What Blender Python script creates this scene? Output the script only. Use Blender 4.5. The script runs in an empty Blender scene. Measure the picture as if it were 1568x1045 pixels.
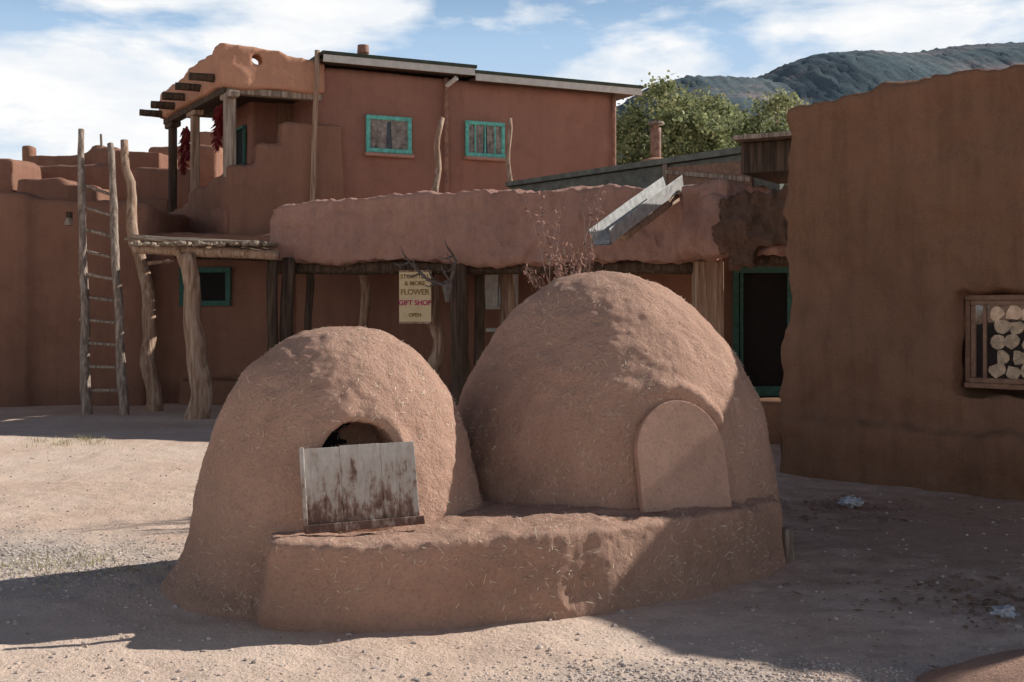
import bpy, bmesh, math, random
from mathutils import Vector, Matrix, noise
random.seed(7)
scene = bpy.context.scene
D = bpy.data

# ------------------------------------------------------------------ materials
def nt(name):
    m = D.materials.new(name); m.use_nodes = True
    t = m.node_tree
    b = t.nodes["Principled BSDF"]
    b.inputs["Roughness"].default_value = 0.9
    b.inputs["Specular IOR Level"].default_value = 0.2
    return m, t, b

def N(t, typ, **kw):
    n = t.nodes.new(typ)
    for k, v in kw.items():
        if k in n.inputs: n.inputs[k].default_value = v
        else: setattr(n, k, v)
    return n

def coord(t, scale=(1, 1, 1), obj=False):
    if obj:
        g = N(t, "ShaderNodeTexCoord"); out = g.outputs["Object"]
    else:
        g = N(t, "ShaderNodeNewGeometry"); out = g.outputs["Position"]
    if tuple(scale) == (1, 1, 1): return out
    m = N(t, "ShaderNodeMapping"); m.inputs["Scale"].default_value = scale
    t.links.new(out, m.inputs["Vector"])
    return m.outputs["Vector"]

def ns(t, vec, scale, detail=4, rough=0.6):
    n = N(t, "ShaderNodeTexNoise", Scale=scale, Detail=detail, Roughness=rough)
    t.links.new(vec, n.inputs["Vector"])
    return n.outputs["Fac"]

def ramp(t, fac, stops, interp='LINEAR'):
    r = N(t, "ShaderNodeValToRGB"); r.color_ramp.interpolation = interp
    e = r.color_ramp.elements
    while len(e) < len(stops): e.new(0.5)
    for i, (p, c) in enumerate(stops):
        e[i].position = p
        e[i].color = (c[0], c[1], c[2], 1) if hasattr(c, '__len__') else (c, c, c, 1)
    t.links.new(fac, r.inputs["Fac"])
    return r.outputs["Color"]

def mix(t, fac, a, b, mode='MIX'):
    m = N(t, "ShaderNodeMix", data_type='RGBA', blend_type=mode)
    if isinstance(fac, (int, float)): m.inputs[0].default_value = fac
    else: t.links.new(fac, m.inputs[0])
    for s, v in ((6, a), (7, b)):
        if isinstance(v, tuple): m.inputs[s].default_value = (v[0], v[1], v[2], 1)
        else: t.links.new(v, m.inputs[s])
    return m.outputs[2]

def bump(t, b, pairs):
    prev = None
    for h, strength, dist in pairs:
        a = N(t, "ShaderNodeMath", operation='MULTIPLY_ADD'); t.links.new(h, a.inputs[0])
        a.inputs[1].default_value = strength * dist
        if prev: t.links.new(prev, a.inputs[2])
        else: a.inputs[2].default_value = 0
        prev = a.outputs[0]
    bn = N(t, "ShaderNodeBump", Strength=1.0, Distance=1.0)
    t.links.new(prev, bn.inputs["Height"]); t.links.new(bn.outputs["Normal"], b.inputs["Normal"])

def sc(c, k): return tuple(min(1, x * k) for x in c)

def adobe_mat(name, base, rough_scale=1.0, streak=0.0, fine=1.0, crack=0.0):
    m, t, b = nt(name)
    v = coord(t)
    big = ns(t, v, 0.7 * rough_scale, 3, 0.6)
    mid = ns(t, v, 5 * rough_scale, 5, 0.65)
    fin = ns(t, v, 52, 4, 0.8)
    c = ramp(t, big, [(0.3, sc(base, 0.88)), (0.5, base), (0.72, sc(base, 1.12))])
    c2 = ramp(t, mid, [(0.3, 0.78), (0.5, 1.0), (0.75, 1.08)])
    c = mix(t, 0.5, c, c2, 'MULTIPLY')
    c3 = ramp(t, fin, [(0.34, 0.62), (0.45, 1.0), (0.68, 1.18)])
    c = mix(t, 0.5, c, c3, 'MULTIPLY')
    if streak:
        sv = coord(t, (5, 5, 0.35))
        s = ramp(t, ns(t, sv, 1.3, 4, 0.6), [(0.35, 0.75), (0.5, 1.0), (0.7, 1.18)])
        c = mix(t, streak, c, s, 'MULTIPLY')
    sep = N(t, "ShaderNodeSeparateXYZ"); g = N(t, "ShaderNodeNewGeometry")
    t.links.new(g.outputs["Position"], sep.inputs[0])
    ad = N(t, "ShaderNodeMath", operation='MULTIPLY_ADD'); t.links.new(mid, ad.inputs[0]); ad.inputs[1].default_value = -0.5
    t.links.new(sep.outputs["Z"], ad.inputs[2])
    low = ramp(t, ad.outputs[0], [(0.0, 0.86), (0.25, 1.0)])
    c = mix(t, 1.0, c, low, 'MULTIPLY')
    t.links.new(c, b.inputs["Base Color"])
    b.inputs["Roughness"].default_value = 0.97
    b.inputs["Specular IOR Level"].default_value = 0.05
    prs = [(mid, 0.7, 0.045 * fine), (fin, 1.0, 0.024 * fine)]
    if crack:
        w = N(t, "ShaderNodeTexVoronoi", feature='DISTANCE_TO_EDGE', Scale=1.3)
        vv = N(t, "ShaderNodeVectorMath", operation='ADD')
        nn = N(t, "ShaderNodeTexNoise", Scale=3.0, Detail=4.0); t.links.new(v, nn.inputs["Vector"])
        t.links.new(v, vv.inputs[0]); t.links.new(nn.outputs["Color"], vv.inputs[1])
        t.links.new(vv.outputs[0], w.inputs["Vector"])
        cr = ramp(t, w.outputs["Distance"], [(0.0, 0.0), (0.007, 1.0)])
        prs.append((cr, crack, 0.016))
    bump(t, b, prs)
    return m

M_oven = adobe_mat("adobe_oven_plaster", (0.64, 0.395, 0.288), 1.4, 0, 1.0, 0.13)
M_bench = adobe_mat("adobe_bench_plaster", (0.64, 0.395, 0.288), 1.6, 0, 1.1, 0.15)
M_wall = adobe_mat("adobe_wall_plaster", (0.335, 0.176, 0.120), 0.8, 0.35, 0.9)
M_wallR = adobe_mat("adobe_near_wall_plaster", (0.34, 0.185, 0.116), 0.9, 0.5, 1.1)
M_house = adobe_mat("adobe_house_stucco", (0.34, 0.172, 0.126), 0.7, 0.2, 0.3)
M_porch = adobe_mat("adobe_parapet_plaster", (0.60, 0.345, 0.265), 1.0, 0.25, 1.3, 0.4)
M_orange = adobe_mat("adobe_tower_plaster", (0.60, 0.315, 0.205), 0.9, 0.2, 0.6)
M_rag = adobe_mat("adobe_eroded_plaster", (0.36, 0.22, 0.155), 2.2, 0.2, 3.0, .3)

def wood_mat(name, a, b_, axis=2, sc_=1.0):
    m, t, b = nt(name)
    s = [22 * sc_, 22 * sc_, 22 * sc_]; s[axis] = 1.2 * sc_
    v = coord(t, tuple(s), False)
    n = ns(t, v, 1.0, 5, 0.65)
    c = ramp(t, n, [(0.3, sc(a, 0.5)), (0.45, a), (0.65, b_)])
    t.links.new(c, b.inputs["Base Color"]); b.inputs["Roughness"].default_value = 0.9
    bump(t, b, [(n, 0.8, 0.02)])
    return m
M_wood = wood_mat("weathered_wood", (0.34, 0.21, 0.14), (0.54, 0.40, 0.29))
M_wooddk = wood_mat("dark_wood", (0.075, 0.05, 0.035), (0.15, 0.10, 0.07))
M_woodgr = wood_mat("grey_wood", (0.26, 0.195, 0.15), (0.5, 0.40, 0.32))
M_woodx = wood_mat("grey_wood_crosswise", (0.28, 0.21, 0.15), (0.55, 0.45, 0.35), 0)

def plain(name, col, rough=0.7, var=0.25, scale=8, metal=0, spec=0.3):
    m, t, b = nt(name)
    v = coord(t)
    n = ns(t, v, scale, 4, 0.65)
    c = ramp(t, n, [(0.3, sc(col, 1 - var)), (0.7, sc(col, 1 + var))])
    t.links.new(c, b.inputs["Base Color"])
    b.inputs["Roughness"].default_value = rough; b.inputs["Metallic"].default_value = metal
    b.inputs["Specular IOR Level"].default_value = spec
    bump(t, b, [(n, 0.25, 0.01)])
    return m
M_turq = plain("turquoise_paint", (0.15, 0.52, 0.43), 0.6, 0.35, 14)
M_dkturq = plain("faded_green_paint", (0.05, 0.14, 0.11), 0.7, 0.3, 14)
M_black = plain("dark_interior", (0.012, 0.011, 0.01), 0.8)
M_white = plain("white_trim", (0.62, 0.59, 0.54), 0.6, 0.12)
M_metal = plain("galvanised_metal", (0.5, 0.48, 0.44), 0.65, 0.35, 10, 0.0)
M_greyroof = plain("grey_green_roofing", (0.16, 0.17, 0.145), 0.8, 0.35, 6)
M_dkroof = plain("dark_roof_edge", (0.055, 0.07, 0.05), 0.7, 0.3, 6)
M_rust = plain("rusty_pipe", (0.32, 0.165, 0.115), 0.7, 0.4, 12)
M_curt = plain("curtain_cloth", (0.27, 0.23, 0.20), 0.9, 0.6, 9)
M_cloth = plain("sunlit_opening_cloth", (0.8, 0.77, 0.72), 0.9, 0.2, 9)
M_straw = plain("straw", (0.85, 0.69, 0.50), 0.8, 0.3, 20)
M_stone = plain("gravel_stone", (0.58, 0.48, 0.41), 0.85, 0.5, 3)
M_chile = plain("dried_chile", (0.16, 0.012, 0.012), 0.5, 0.5, 30)
M_bone = plain("antler_bone", (0.17, 0.14, 0.12), 0.7, 0.4, 20)
M_leafdry = plain("dry_red_leaf", (0.36, 0.18, 0.12), 0.8, 0.5, 20)
M_twig = plain("dry_twig", (0.33, 0.22, 0.18), 0.8, 0.4, 20)
M_grass = plain("dry_grass_blade", (0.42, 0.38, 0.19), 0.8, 0.4, 5)
M_litter = plain("leaf_litter_brown", (0.28, 0.18, 0.12), 0.8, 0.6, 9)
M_brown = plain("brown_window_wood", (0.27, 0.155, 0.10), 0.6, 0.3, 14)

def glass(name, col=(0.02, 0.022, 0.025)):
    m, t, b = nt(name)
    b.inputs["Base Color"].default_value = (*col, 1); b.inputs["Roughness"].default_value = 0.08
    b.inputs["Specular IOR Level"].default_value = 0.5
    return m
M_glass = glass("window_glass")

# ------------------------------------------------------------------ helpers
def link(o, parent=None):
    scene.collection.objects.link(o)
    if parent: o.parent = parent
    return o
def empty(name):
    e = D.objects.new(name, None); return link(e)
def mesh(name, verts, faces, mat, parent=None, smooth=False, mats=None, mi=None):
    me = D.meshes.new(name); me.from_pydata([tuple(v) for v in verts], [], faces)
    for mm in (mats or [mat]): me.materials.append(mm)
    if mi: me.polygons.foreach_set("material_index", mi)
    if smooth: me.polygons.foreach_set("use_smooth", [True] * len(me.polygons))
    me.update()
    return link(D.objects.new(name, me), parent)

def prism_raw(pts, z0, z1):
    n = len(pts)
    z0 = z0 if isinstance(z0, (list, tuple)) else [z0] * n
    z1 = z1 if isinstance(z1, (list, tuple)) else [z1] * n
    vs = [(p[0], p[1], z) for p, z in zip(pts, z0)] + [(p[0], p[1], z) for p, z in zip(pts, z1)]
    fs = [list(range(n))[::-1], list(range(n, 2 * n))] + [[i, (i + 1) % n, n + (i + 1) % n, n + i] for i in range(n)]
    return vs, fs
def strip(p, q, th, z0, z1a, z1b=None, z0b=None):
    """wall from p to q whose front face is the p-q line, thickness th to the back (left of p->q)"""
    z1b = z1a if z1b is None else z1b
    z0b = z0 if z0b is None else z0b
    d = Vector((q[0] - p[0], q[1] - p[1])).normalized(); n = Vector((-d.y, d.x)) * th
    pts = [p, q, (q[0] + n.x, q[1] + n.y), (p[0] + n.x, p[1] + n.y)]
    return prism_raw(pts, [z0, z0b, z0b, z0], [z1a, z1b, z1b, z1a])
def join_raw(lst):
    V, F = [], []
    for v, f in lst:
        o = len(V); V += list(v); F += [[i + o for i in ff] for ff in f]
    return V, F
def tmp(raw, name="tmp"):
    me = D.meshes.new(name); me.from_pydata([tuple(v) for v in raw[0]], [], raw[1])
    bm = bmesh.new(); bm.from_mesh(me); bmesh.ops.recalc_face_normals(bm, faces=bm.faces); bm.to_mesh(me); bm.free()
    return link(D.objects.new(name, me))
def adobe(name, parts, mat, voxel=0.08, it=8, cuts=(), amp=0.02, parent=None, freq=0.9, amp2=None, grit=0, pit=0, pth=.22):
    o = tmp(join_raw(parts), name)
    m = o.modifiers.new("r", 'REMESH'); m.mode = 'VOXEL'; m.voxel_size = voxel
    cs = []
    for c in cuts:
        co = tmp(c, "cut"); cs.append(co)
        bm_ = o.modifiers.new("b", 'BOOLEAN'); bm_.operation = 'DIFFERENCE'; bm_.object = co; bm_.solver = 'FAST'
    if cuts:
        m = o.modifiers.new("r2", 'REMESH'); m.mode = 'VOXEL'; m.voxel_size = voxel
    s = o.modifiers.new("s", 'SMOOTH'); s.factor = 0.5; s.iterations = it
    dg = bpy.context.evaluated_depsgraph_get(); dg.update()
    me = D.meshes.new_from_object(o.evaluated_get(dg))
    old = o.data; o.modifiers.clear(); o.data = me; D.meshes.remove(old)
    for c in cs: D.objects.remove(c)
    a2 = amp * 0.35 if amp2 is None else amp2
    me.update()
    nor = [v.normal.copy() for v in me.vertices]
    for v, n in zip(me.vertices, nor):
        p = v.co
        h = noise.noise(p * freq) * amp * 1.6 + noise.noise(p * freq * 3.1 + Vector((5, 1, 2))) * amp * 0.7
        h += noise.noise(p * 9) * a2 + noise.noise(p * 19) * a2 * .5
        if grit: h += noise.noise(p * 37) * grit + noise.noise(p * 70) * grit * .6
        if pit:
            q = noise.noise(p * 2.7 + Vector((3, 7, 1)))
            if q > pth: h -= pit * min(1, (q - pth) * 9) * (1 + .8 * noise.noise(p * 24))
        v.co = p + n * h
    me.materials.clear(); me.materials.append(mat)
    me.polygons.foreach_set("use_smooth", [True] * len(me.polygons)); me.update()
    o.name = name
    if parent: o.parent = parent
    return o

def box_raw(c, ax, ay, az, sx, sy, sz):
    c = Vector(c); ax = Vector(ax).normalized(); ay = Vector(ay).normalized(); az = Vector(az).normalized()
    vs = []
    for k in (-1, 1):
        for i, j in ((-1, -1), (1, -1), (1, 1), (-1, 1)):
            vs.append(c + ax * (i * sx / 2) + ay * (j * sy / 2) + az * (k * sz / 2))
    return vs, [[3, 2, 1, 0], [4, 5, 6, 7], [0, 1, 5, 4], [1, 2, 6, 5], [2, 3, 7, 6], [3, 0, 4, 7]]
def box(name, c, ax, ay, az, sx, sy, sz, mat, parent, bev=0.008):
    v, f = box_raw(c, ax, ay, az, sx, sy, sz)
    o = mesh(name, v, f, mat, parent)
    if bev:
        b = o.modifiers.new("b", 'BEVEL'); b.width = bev; b.segments = 2
    return o
X, Y, Z = Vector((1, 0, 0)), Vector((0, 1, 0)), Vector((0, 0, 1))

def tube_raw(pts, rad, seg=10, wob=0.0, seed=0, sub=6):
    pts = [Vector(p) for p in pts]
    P, R = [], []
    for i in range(len(pts) - 1):
        for k in range(sub):
            u = k / sub; P.append(pts[i].lerp(pts[i + 1], u)); R.append(rad[i] * (1 - u) + rad[i + 1] * u)
    P.append(pts[-1]); R.append(rad[-1])
    if wob:
        for i, p in enumerate(P):
            q = p * 1.7 + Vector((seed * 3.3, seed, 0))
            P[i] = p + Vector((noise.noise(q), noise.noise(q + Vector((9, 0, 0))), 0)) * wob
    V, F = [], []
    for i, p in enumerate(P):
        d = (P[min(i + 1, len(P) - 1)] - P[max(i - 1, 0)]).normalized()
        a = d.cross(X if abs(d.x) < 0.8 else Y).normalized(); b = d.cross(a)
        for k in range(seg):
            an = 2 * math.pi * k / seg
            e = a * math.cos(an) + b * math.sin(an)
            r = R[i] * (1 + (0.28 * noise.noise(e * 1.5 + p * 2.5 + Vector((seed, 0, 0))) if wob else 0))
            V.append(p + e * r)
    for i in range(len(P) - 1):
        for k in range(seg):
            F.append([i * seg + k, i * seg + (k + 1) % seg, (i + 1) * seg + (k + 1) % seg, (i + 1) * seg + k])
    F.append(list(range(seg))[::-1]); F.append([(len(P) - 1) * seg + k for k in range(seg)])
    return V, F
def tube(name, pts, rad, mat, parent=None, seg=10, wob=0.0, seed=0, sub=6):
    v, f = tube_raw(pts, rad, seg, wob, seed, sub)
    return mesh(name, v, f, mat, parent, smooth=True)

def straw_on(obj, n, parent, lo=0.008, hi=0.034):
    me = obj.data; polys = [p for p in me.polygons if p.center.z > 0.02 and p.center.y < 9.0]
    V, F = [], []
    w = [p.area for p in polys]
    for p in random.choices(polys, weights=w, k=n):
        c = p.center; nn = p.normal
        if noise.noise(c * 2.3) < random.uniform(-0.4, 0.45): continue
        t1 = nn.orthogonal().normalized(); t2 = nn.cross(t1)
        a = random.uniform(0, 6.28); d = t1 * math.cos(a) + t2 * math.sin(a); s = nn.cross(d)
        L = random.uniform(lo, hi) * (1 if random.random() < .92 else 1.8); wd = random.uniform(0.0008, 0.0018)
        p0 = c + nn * 0.002 - d * L / 2; p1 = c + nn * random.uniform(0.004, 0.015) + d * L / 2
        o = len(V); V += [p0 - s * wd, p0 + s * wd, p1 + s * wd, p1 - s * wd]; F.append([o, o + 1, o + 2, o + 3])
    return mesh("straw", V, F, M_straw, parent)

# ------------------------------------------------------------------ camera
cam = D.cameras.new("camera"); co = link(D.objects.new("camera", cam)); scene.camera = co
co.location = (0, 0, 1.65); co.rotation_euler = (math.radians(90), 0, 0)
cam.sensor_width = 36; cam.lens = 36 * 1800 / 1568; cam.shift_y = -52 / 1568; cam.clip_end = 12000

# ------------------------------------------------------------------ light
S = Vector((1.47, 0.70, 1.0)).normalized()
elev = math.asin(S.z); az = math.atan2(S.x, S.y)
sl = D.lights.new("sun", 'SUN'); sl.energy = 5.0; sl.angle = math.radians(0.5); sl.color = (1, 0.975, 0.935)
so = link(D.objects.new("sun", sl)); so.rotation_euler = (-S).to_track_quat('-Z', 'Y').to_euler()
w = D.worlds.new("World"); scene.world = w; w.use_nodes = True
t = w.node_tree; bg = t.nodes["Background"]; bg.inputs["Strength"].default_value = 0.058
sky = N(t, "ShaderNodeTexSky"); sky.sky_type = 'NISHITA'; sky.sun_disc = False
sky.sun_elevation = elev; sky.sun_rotation = az; sky.altitude = 2100; sky.air_density = 1.0; sky.dust_density = 0.6
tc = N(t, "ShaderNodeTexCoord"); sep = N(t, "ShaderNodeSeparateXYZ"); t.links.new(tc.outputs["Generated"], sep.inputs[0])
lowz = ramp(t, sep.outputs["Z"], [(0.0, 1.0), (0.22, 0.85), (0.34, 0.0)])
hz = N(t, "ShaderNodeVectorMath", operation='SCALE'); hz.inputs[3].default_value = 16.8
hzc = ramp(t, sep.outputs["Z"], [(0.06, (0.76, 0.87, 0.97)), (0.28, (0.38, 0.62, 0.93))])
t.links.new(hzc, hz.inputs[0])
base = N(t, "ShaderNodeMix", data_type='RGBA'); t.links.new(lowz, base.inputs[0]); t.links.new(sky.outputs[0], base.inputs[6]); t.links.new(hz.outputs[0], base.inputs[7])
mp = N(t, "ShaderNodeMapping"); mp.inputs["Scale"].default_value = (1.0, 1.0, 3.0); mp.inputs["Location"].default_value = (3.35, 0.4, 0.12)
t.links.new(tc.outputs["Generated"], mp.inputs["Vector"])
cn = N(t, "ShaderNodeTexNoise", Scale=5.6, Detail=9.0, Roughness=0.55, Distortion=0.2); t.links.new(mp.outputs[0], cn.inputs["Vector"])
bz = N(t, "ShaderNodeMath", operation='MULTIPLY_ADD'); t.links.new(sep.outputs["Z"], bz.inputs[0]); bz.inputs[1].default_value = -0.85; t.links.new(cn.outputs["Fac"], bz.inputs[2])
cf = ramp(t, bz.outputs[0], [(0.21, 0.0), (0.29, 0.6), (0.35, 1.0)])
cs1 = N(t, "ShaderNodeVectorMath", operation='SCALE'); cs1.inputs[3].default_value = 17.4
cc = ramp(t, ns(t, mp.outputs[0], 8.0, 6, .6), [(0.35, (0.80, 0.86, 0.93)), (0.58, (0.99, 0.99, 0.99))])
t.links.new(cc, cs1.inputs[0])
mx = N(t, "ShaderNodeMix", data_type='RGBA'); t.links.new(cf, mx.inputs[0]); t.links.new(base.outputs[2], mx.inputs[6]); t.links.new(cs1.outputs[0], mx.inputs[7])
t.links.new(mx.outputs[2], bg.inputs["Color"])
scene.view_settings.view_transform = 'Standard'; scene.view_settings.look = 'None'; scene.view_settings.exposure = 0

# ------------------------------------------------------------------ ground
def axis(stops):
    out = []
    for a, b, n in stops:
        out += [a + (b - a) * i / n for i in range(n)]
    out.append(stops[-1][1]); return out
gx = axis([(-6000, -200, 12), (-200, -12, 16), (-12, -5, 28), (-5, 5, 260), (5, 12, 28), (12, 200, 16), (200, 6000, 12)])
gy = axis([(-300, 0, 6), (0, 3.5, 14), (3.5, 11, 220), (11, 24, 60), (24, 200, 16), (200, 6000, 14)])
def gh(x, y):
    f = max(0, 1 - max(0, abs(x) - 8) / 10) * max(0, 1 - max(0, y - 20) / 10)
    p = Vector((x, y, 0))
    rut = abs(math.sin((y - 5.2 + .25 * x + .3 * noise.noise(p * .5)) * 3.1)) if y < 7 else 1
    return f * (0.035 * noise.noise(p * 0.45) + 0.014 * noise.noise(p * 2.1) + 0.008 * noise.noise(p * 6) + 0.004 * noise.noise(p * 15) - 0.008 * max(0, .35 - rut))
V = [(x, y, gh(x, y)) for y in gy for x in gx]; nx = len(gx)
F = [[j * nx + i, j * nx + i + 1, (j + 1) * nx + i + 1, (j + 1) * nx + i] for j in range(len(gy) - 1) for i in range(nx - 1)]
m, t, b = nt("dirt_ground"); v = coord(t)
big = ns(t, v, 0.5, 3, .6); mid = ns(t, v, 3.5, 5, .65); fin = ns(t, v, 40, 4, .8)
c = ramp(t, big, [(0.3, (0.72, 0.50, 0.37)), (0.55, (0.82, 0.62, 0.48)), (0.75, (0.88, 0.69, 0.55))])
c = mix(t, 0.45, c, ramp(t, mid, [(0.3, 0.74), (0.5, 1.0), (0.75, 1.08)]), 'MULTIPLY')
c = mix(t, 0.4, c, ramp(t, fin, [(0.34, 0.55), (0.44, 1.0), (0.7, 1.15)]), 'MULTIPLY')
vo = N(t, "ShaderNodeTexVoronoi", Scale=38.0); t.links.new(v, vo.inputs["Vector"])
gr = ramp(t, vo.outputs["Color"], [(0.1, (0.5, 0.44, 0.38)), (0.5, (0.7, 0.63, 0.56)), (0.95, (0.88, 0.82, 0.75))])
gr = mix(t, 1.0, gr, ramp(t, vo.outputs["Distance"], [(0.25, 1.0), (0.6, 0.5)]), 'MULTIPLY')
def patch(cx, cy, sx, sy):
    g = N(t, "ShaderNodeNewGeometry"); mm = N(t, "ShaderNodeMapping", vector_type='TEXTURE')
    mm.inputs["Location"].default_value = (cx, cy, 0); mm.inputs["Scale"].default_value = (sx, sy, 1)
    t.links.new(g.outputs["Position"], mm.inputs["Vector"])
    L = N(t, "ShaderNodeVectorMath", operation='LENGTH'); t.links.new(mm.outputs[0], L.inputs[0])
    a = N(t, "ShaderNodeMath", operation='MULTIPLY_ADD'); t.links.new(mid, a.inputs[0]); a.inputs[1].default_value = 1.6
    t.links.new(L.outputs["Value"], a.inputs[2])
    return a.outputs[0]
def fade(src, lo, hi, amt):
    mr = N(t, "ShaderNodeMapRange"); t.links.new(src, mr.inputs[0])
    mr.inputs[1].default_value = lo; mr.inputs[2].default_value = hi; mr.inputs[3].default_value = amt; mr.inputs[4].default_value = 0.0
    return mr.outputs[0]
pa = patch(-3.9, 7.6, 2.1, 1.0); pb = patch(0.85, 4.8, 1.0, 0.65)
mn = N(t, "ShaderNodeMath", operation='MINIMUM'); t.links.new(pa, mn.inputs[0]); t.links.new(pb, mn.inputs[1])
c = mix(t, fade(mn.outputs[0], 1.15, 2.0, .75), c, gr)
# near building's shade deepened in the soil colour beside its wall
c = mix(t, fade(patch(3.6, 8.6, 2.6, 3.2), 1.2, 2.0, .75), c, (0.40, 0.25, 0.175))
peb = ramp(t, ns(t, v, 28, 2, .5), [(0.68, 0.0), (0.71, 0.5)])
c = mix(t, peb, c, (0.72, 0.60, 0.50))
t.links.new(c, b.inputs["Base Color"]); b.inputs["Roughness"].default_value = 0.97; b.inputs["Specular IOR Level"].default_value = 0.05
bump(t, b, [(mid, 0.8, 0.045), (fin, 1.0, 0.014)])
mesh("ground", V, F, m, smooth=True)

# gravel stones
ico = bmesh.new(); bmesh.ops.create_icosphere(ico, subdivisions=1, radius=1)
iv = [v.co.copy() for v in ico.verts]; ifc = [[v.index for v in f.verts] for f in ico.faces]; ico.free()
V, F = [], []
def stone(x, y, r):
    o = len(V); sx, sy, sz = (random.uniform(.6, 1.3) for _ in range(3)); a = random.uniform(0, 6.28)
    for q in iv:
        k = random.uniform(.8, 1.2)
        px, py, pz = q.x * sx * k * r, q.y * sy * k * r, q.z * sz * .6 * k * r
        V.append((x + px * math.cos(a) - py * math.sin(a), y + px * math.sin(a) + py * math.cos(a), gh(x, y) + pz + r * .15))
    F.extend([[i + o for i in f] for f in ifc])
for _ in range(3600):
    y = 4.9 + 9 * random.random() ** 2; x = random.uniform(-.5, .5) * y
    stone(x, y, random.choice((.003, .003, .004, .005, .006, .007, .011, .015)))
for _ in range(3200):
    x = random.gauss(-3.3, .9); y = random.gauss(7.5, .45); stone(x, y, random.uniform(.005, .013))
for _ in range(2600):
    x = random.gauss(1.0, .55); y = random.gauss(5.12, .18); stone(x, y, random.uniform(.004, .011))
mesh("gravel", V, F, M_stone)

# ------------------------------------------------------------------ ovens
def lathe(cx, cy, prof, seg=64):
    V, F = [], []
    for r, z in prof:
        for k in range(seg):
            a = 2 * math.pi * k / seg
            V.append((cx + r * math.cos(a), cy + r * math.sin(a), z))
    n = len(prof)
    for i in range(n - 1):
        for k in range(seg):
            F.append([i * seg + k, i * seg + (k + 1) % seg, (i + 1) * seg + (k + 1) % seg, (i + 1) * seg + k])
    F.append(list(range(seg))[::-1]); F.append([(n - 1) * seg + k for k in range(seg)])
    return V, F
def smoothprof(pts, n=5):
    out = []
    for i in range(len(pts) - 1):
        p0 = pts[max(i - 1, 0)]; p1 = pts[i]; p2 = pts[i + 1]; p3 = pts[min(i + 2, len(pts) - 1)]
        for k in range(n):
            u = k / n
            f = lambda a, b, c, d: 0.5 * ((2 * b) + (-a + c) * u + (2 * a - 5 * b + 4 * c - d) * u * u + (-a + 3 * b - 3 * c + d) * u ** 3)
            out.append((max(0.01, f(p0[0], p1[0], p2[0], p3[0])), f(p0[1], p1[1], p2[1], p3[1])))
    out.append(pts[-1]); return out
def arch_pts(w, h, n=14, top=0.45):
    pts = [(-w / 2, 0)]
    hs = h * (1 - top)
    pts += [(-w / 2 * math.cos(math.pi * k / n), hs + (h - hs) * math.sin(math.pi * k / n)) for k in range(n + 1)]
    pts.append((w / 2, 0)); return pts
def extr(pts, org, side, up, out, d0, d1):
    org = Vector(org); side = Vector(side); up = Vector(up); out = Vector(out)
    n = len(pts)
    V = [org + side * p[0] + up * p[1] + out * d0 for p in pts] + [org + side * p[0] + up * p[1] + out * d1 for p in pts]
    return V, [list(range(n))[::-1], list(range(n, 2 * n))] + [[i, (i + 1) % n, n + (i + 1) % n, n + i] for i in range(n)]

# left oven
LO = (-1.05, 7.2)
prof = smoothprof([(1.10, -0.25), (1.06, 0.0), (0.95, 0.15), (0.88, 0.42), (0.82, 0.68), (0.75, 0.92), (0.655, 1.14), (0.5, 1.335), (0.3, 1.475), (0.13, 1.53), (0.02, 1.54)])
oL = empty("adobe_oven")
dL = Vector((0.27, -0.963, 0)).normalized(); sL = Vector((-dL.y, dL.x, 0))
lip = [Vector((LO[0], LO[1], 0)) + dL * 0.76 + sL * p[0] + Z * (0.5 + p[1]) - dL * (0.10 * (p[1] / .5)) for p in arch_pts(0.54, 0.55)]
shell = adobe("dome", [lathe(*LO, prof), tube_raw(lip, [0.055] * len(lip), 8, 0, 0, 2)], M_oven, 0.015, 14,
              [extr(arch_pts(0.44, 0.52), (LO[0], LO[1], 0.5), sL, Z, dL, 0.25, 1.3)], 0.014, oL, 1.6, 0.010, .003)
straw_on(shell, 5000, oL)
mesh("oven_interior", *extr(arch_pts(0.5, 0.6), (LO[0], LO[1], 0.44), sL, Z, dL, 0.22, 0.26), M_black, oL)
# weathered plank door
m, t, b = nt("peeling_painted_planks")
v = coord(t, (34, 34, 2.0)); n1 = ns(t, v, 1.0, 6, .7); n2 = ns(t, coord(t), 7, 5, .65)
ad = N(t, "ShaderNodeMath", operation='ADD'); t.links.new(n1, ad.inputs[0]); t.links.new(n2, ad.inputs[1])
sp = N(t, "ShaderNodeSeparateXYZ"); g = N(t, "ShaderNodeNewGeometry"); t.links.new(g.outputs["Position"], sp.inputs[0])
a2 = N(t, "ShaderNodeMath", operation='MULTIPLY_ADD'); t.links.new(sp.outputs["Z"], a2.inputs[0]); a2.inputs[1].default_value = 1.0; t.links.new(ad.outputs[0], a2.inputs[2])
mrr = N(t, "ShaderNodeMapRange"); t.links.new(a2.outputs[0], mrr.inputs[0]); mrr.inputs[1].default_value = 0.9; mrr.inputs[2].default_value = 2.3
c = ramp(t, mrr.outputs[0], [(0.0, (0.08, 0.045, 0.03)), (0.42, (0.22, 0.13, 0.10)), (0.50, (0.42, 0.30, 0.23)), (0.56, (0.62, 0.54, 0.46)), (0.82, (0.82, 0.76, 0.68))])
t.links.new(c, b.inputs["Base Color"]); bump(t, b, [(n1, 1.0, .03), (n2, .4, .01)])
M_plank = m
oc = Vector((LO[0], LO[1], 0))
bot = oc + dL * 0.955 + Z * 0.455; top = oc + dL * 0.84 + Z * 0.92
up = (top - bot).normalized(); out = sL.cross(up).normalized()
if out.dot(dL) < 0: out = -out
rot = Matrix.Rotation(math.radians(2.0), 3, out)
if (rot @ sL).z < 0: rot = Matrix.Rotation(math.radians(-2.0), 3, out)
up = rot @ up; sd = rot @ sL
cen = (bot + top) / 2
xw = -0.30
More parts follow.
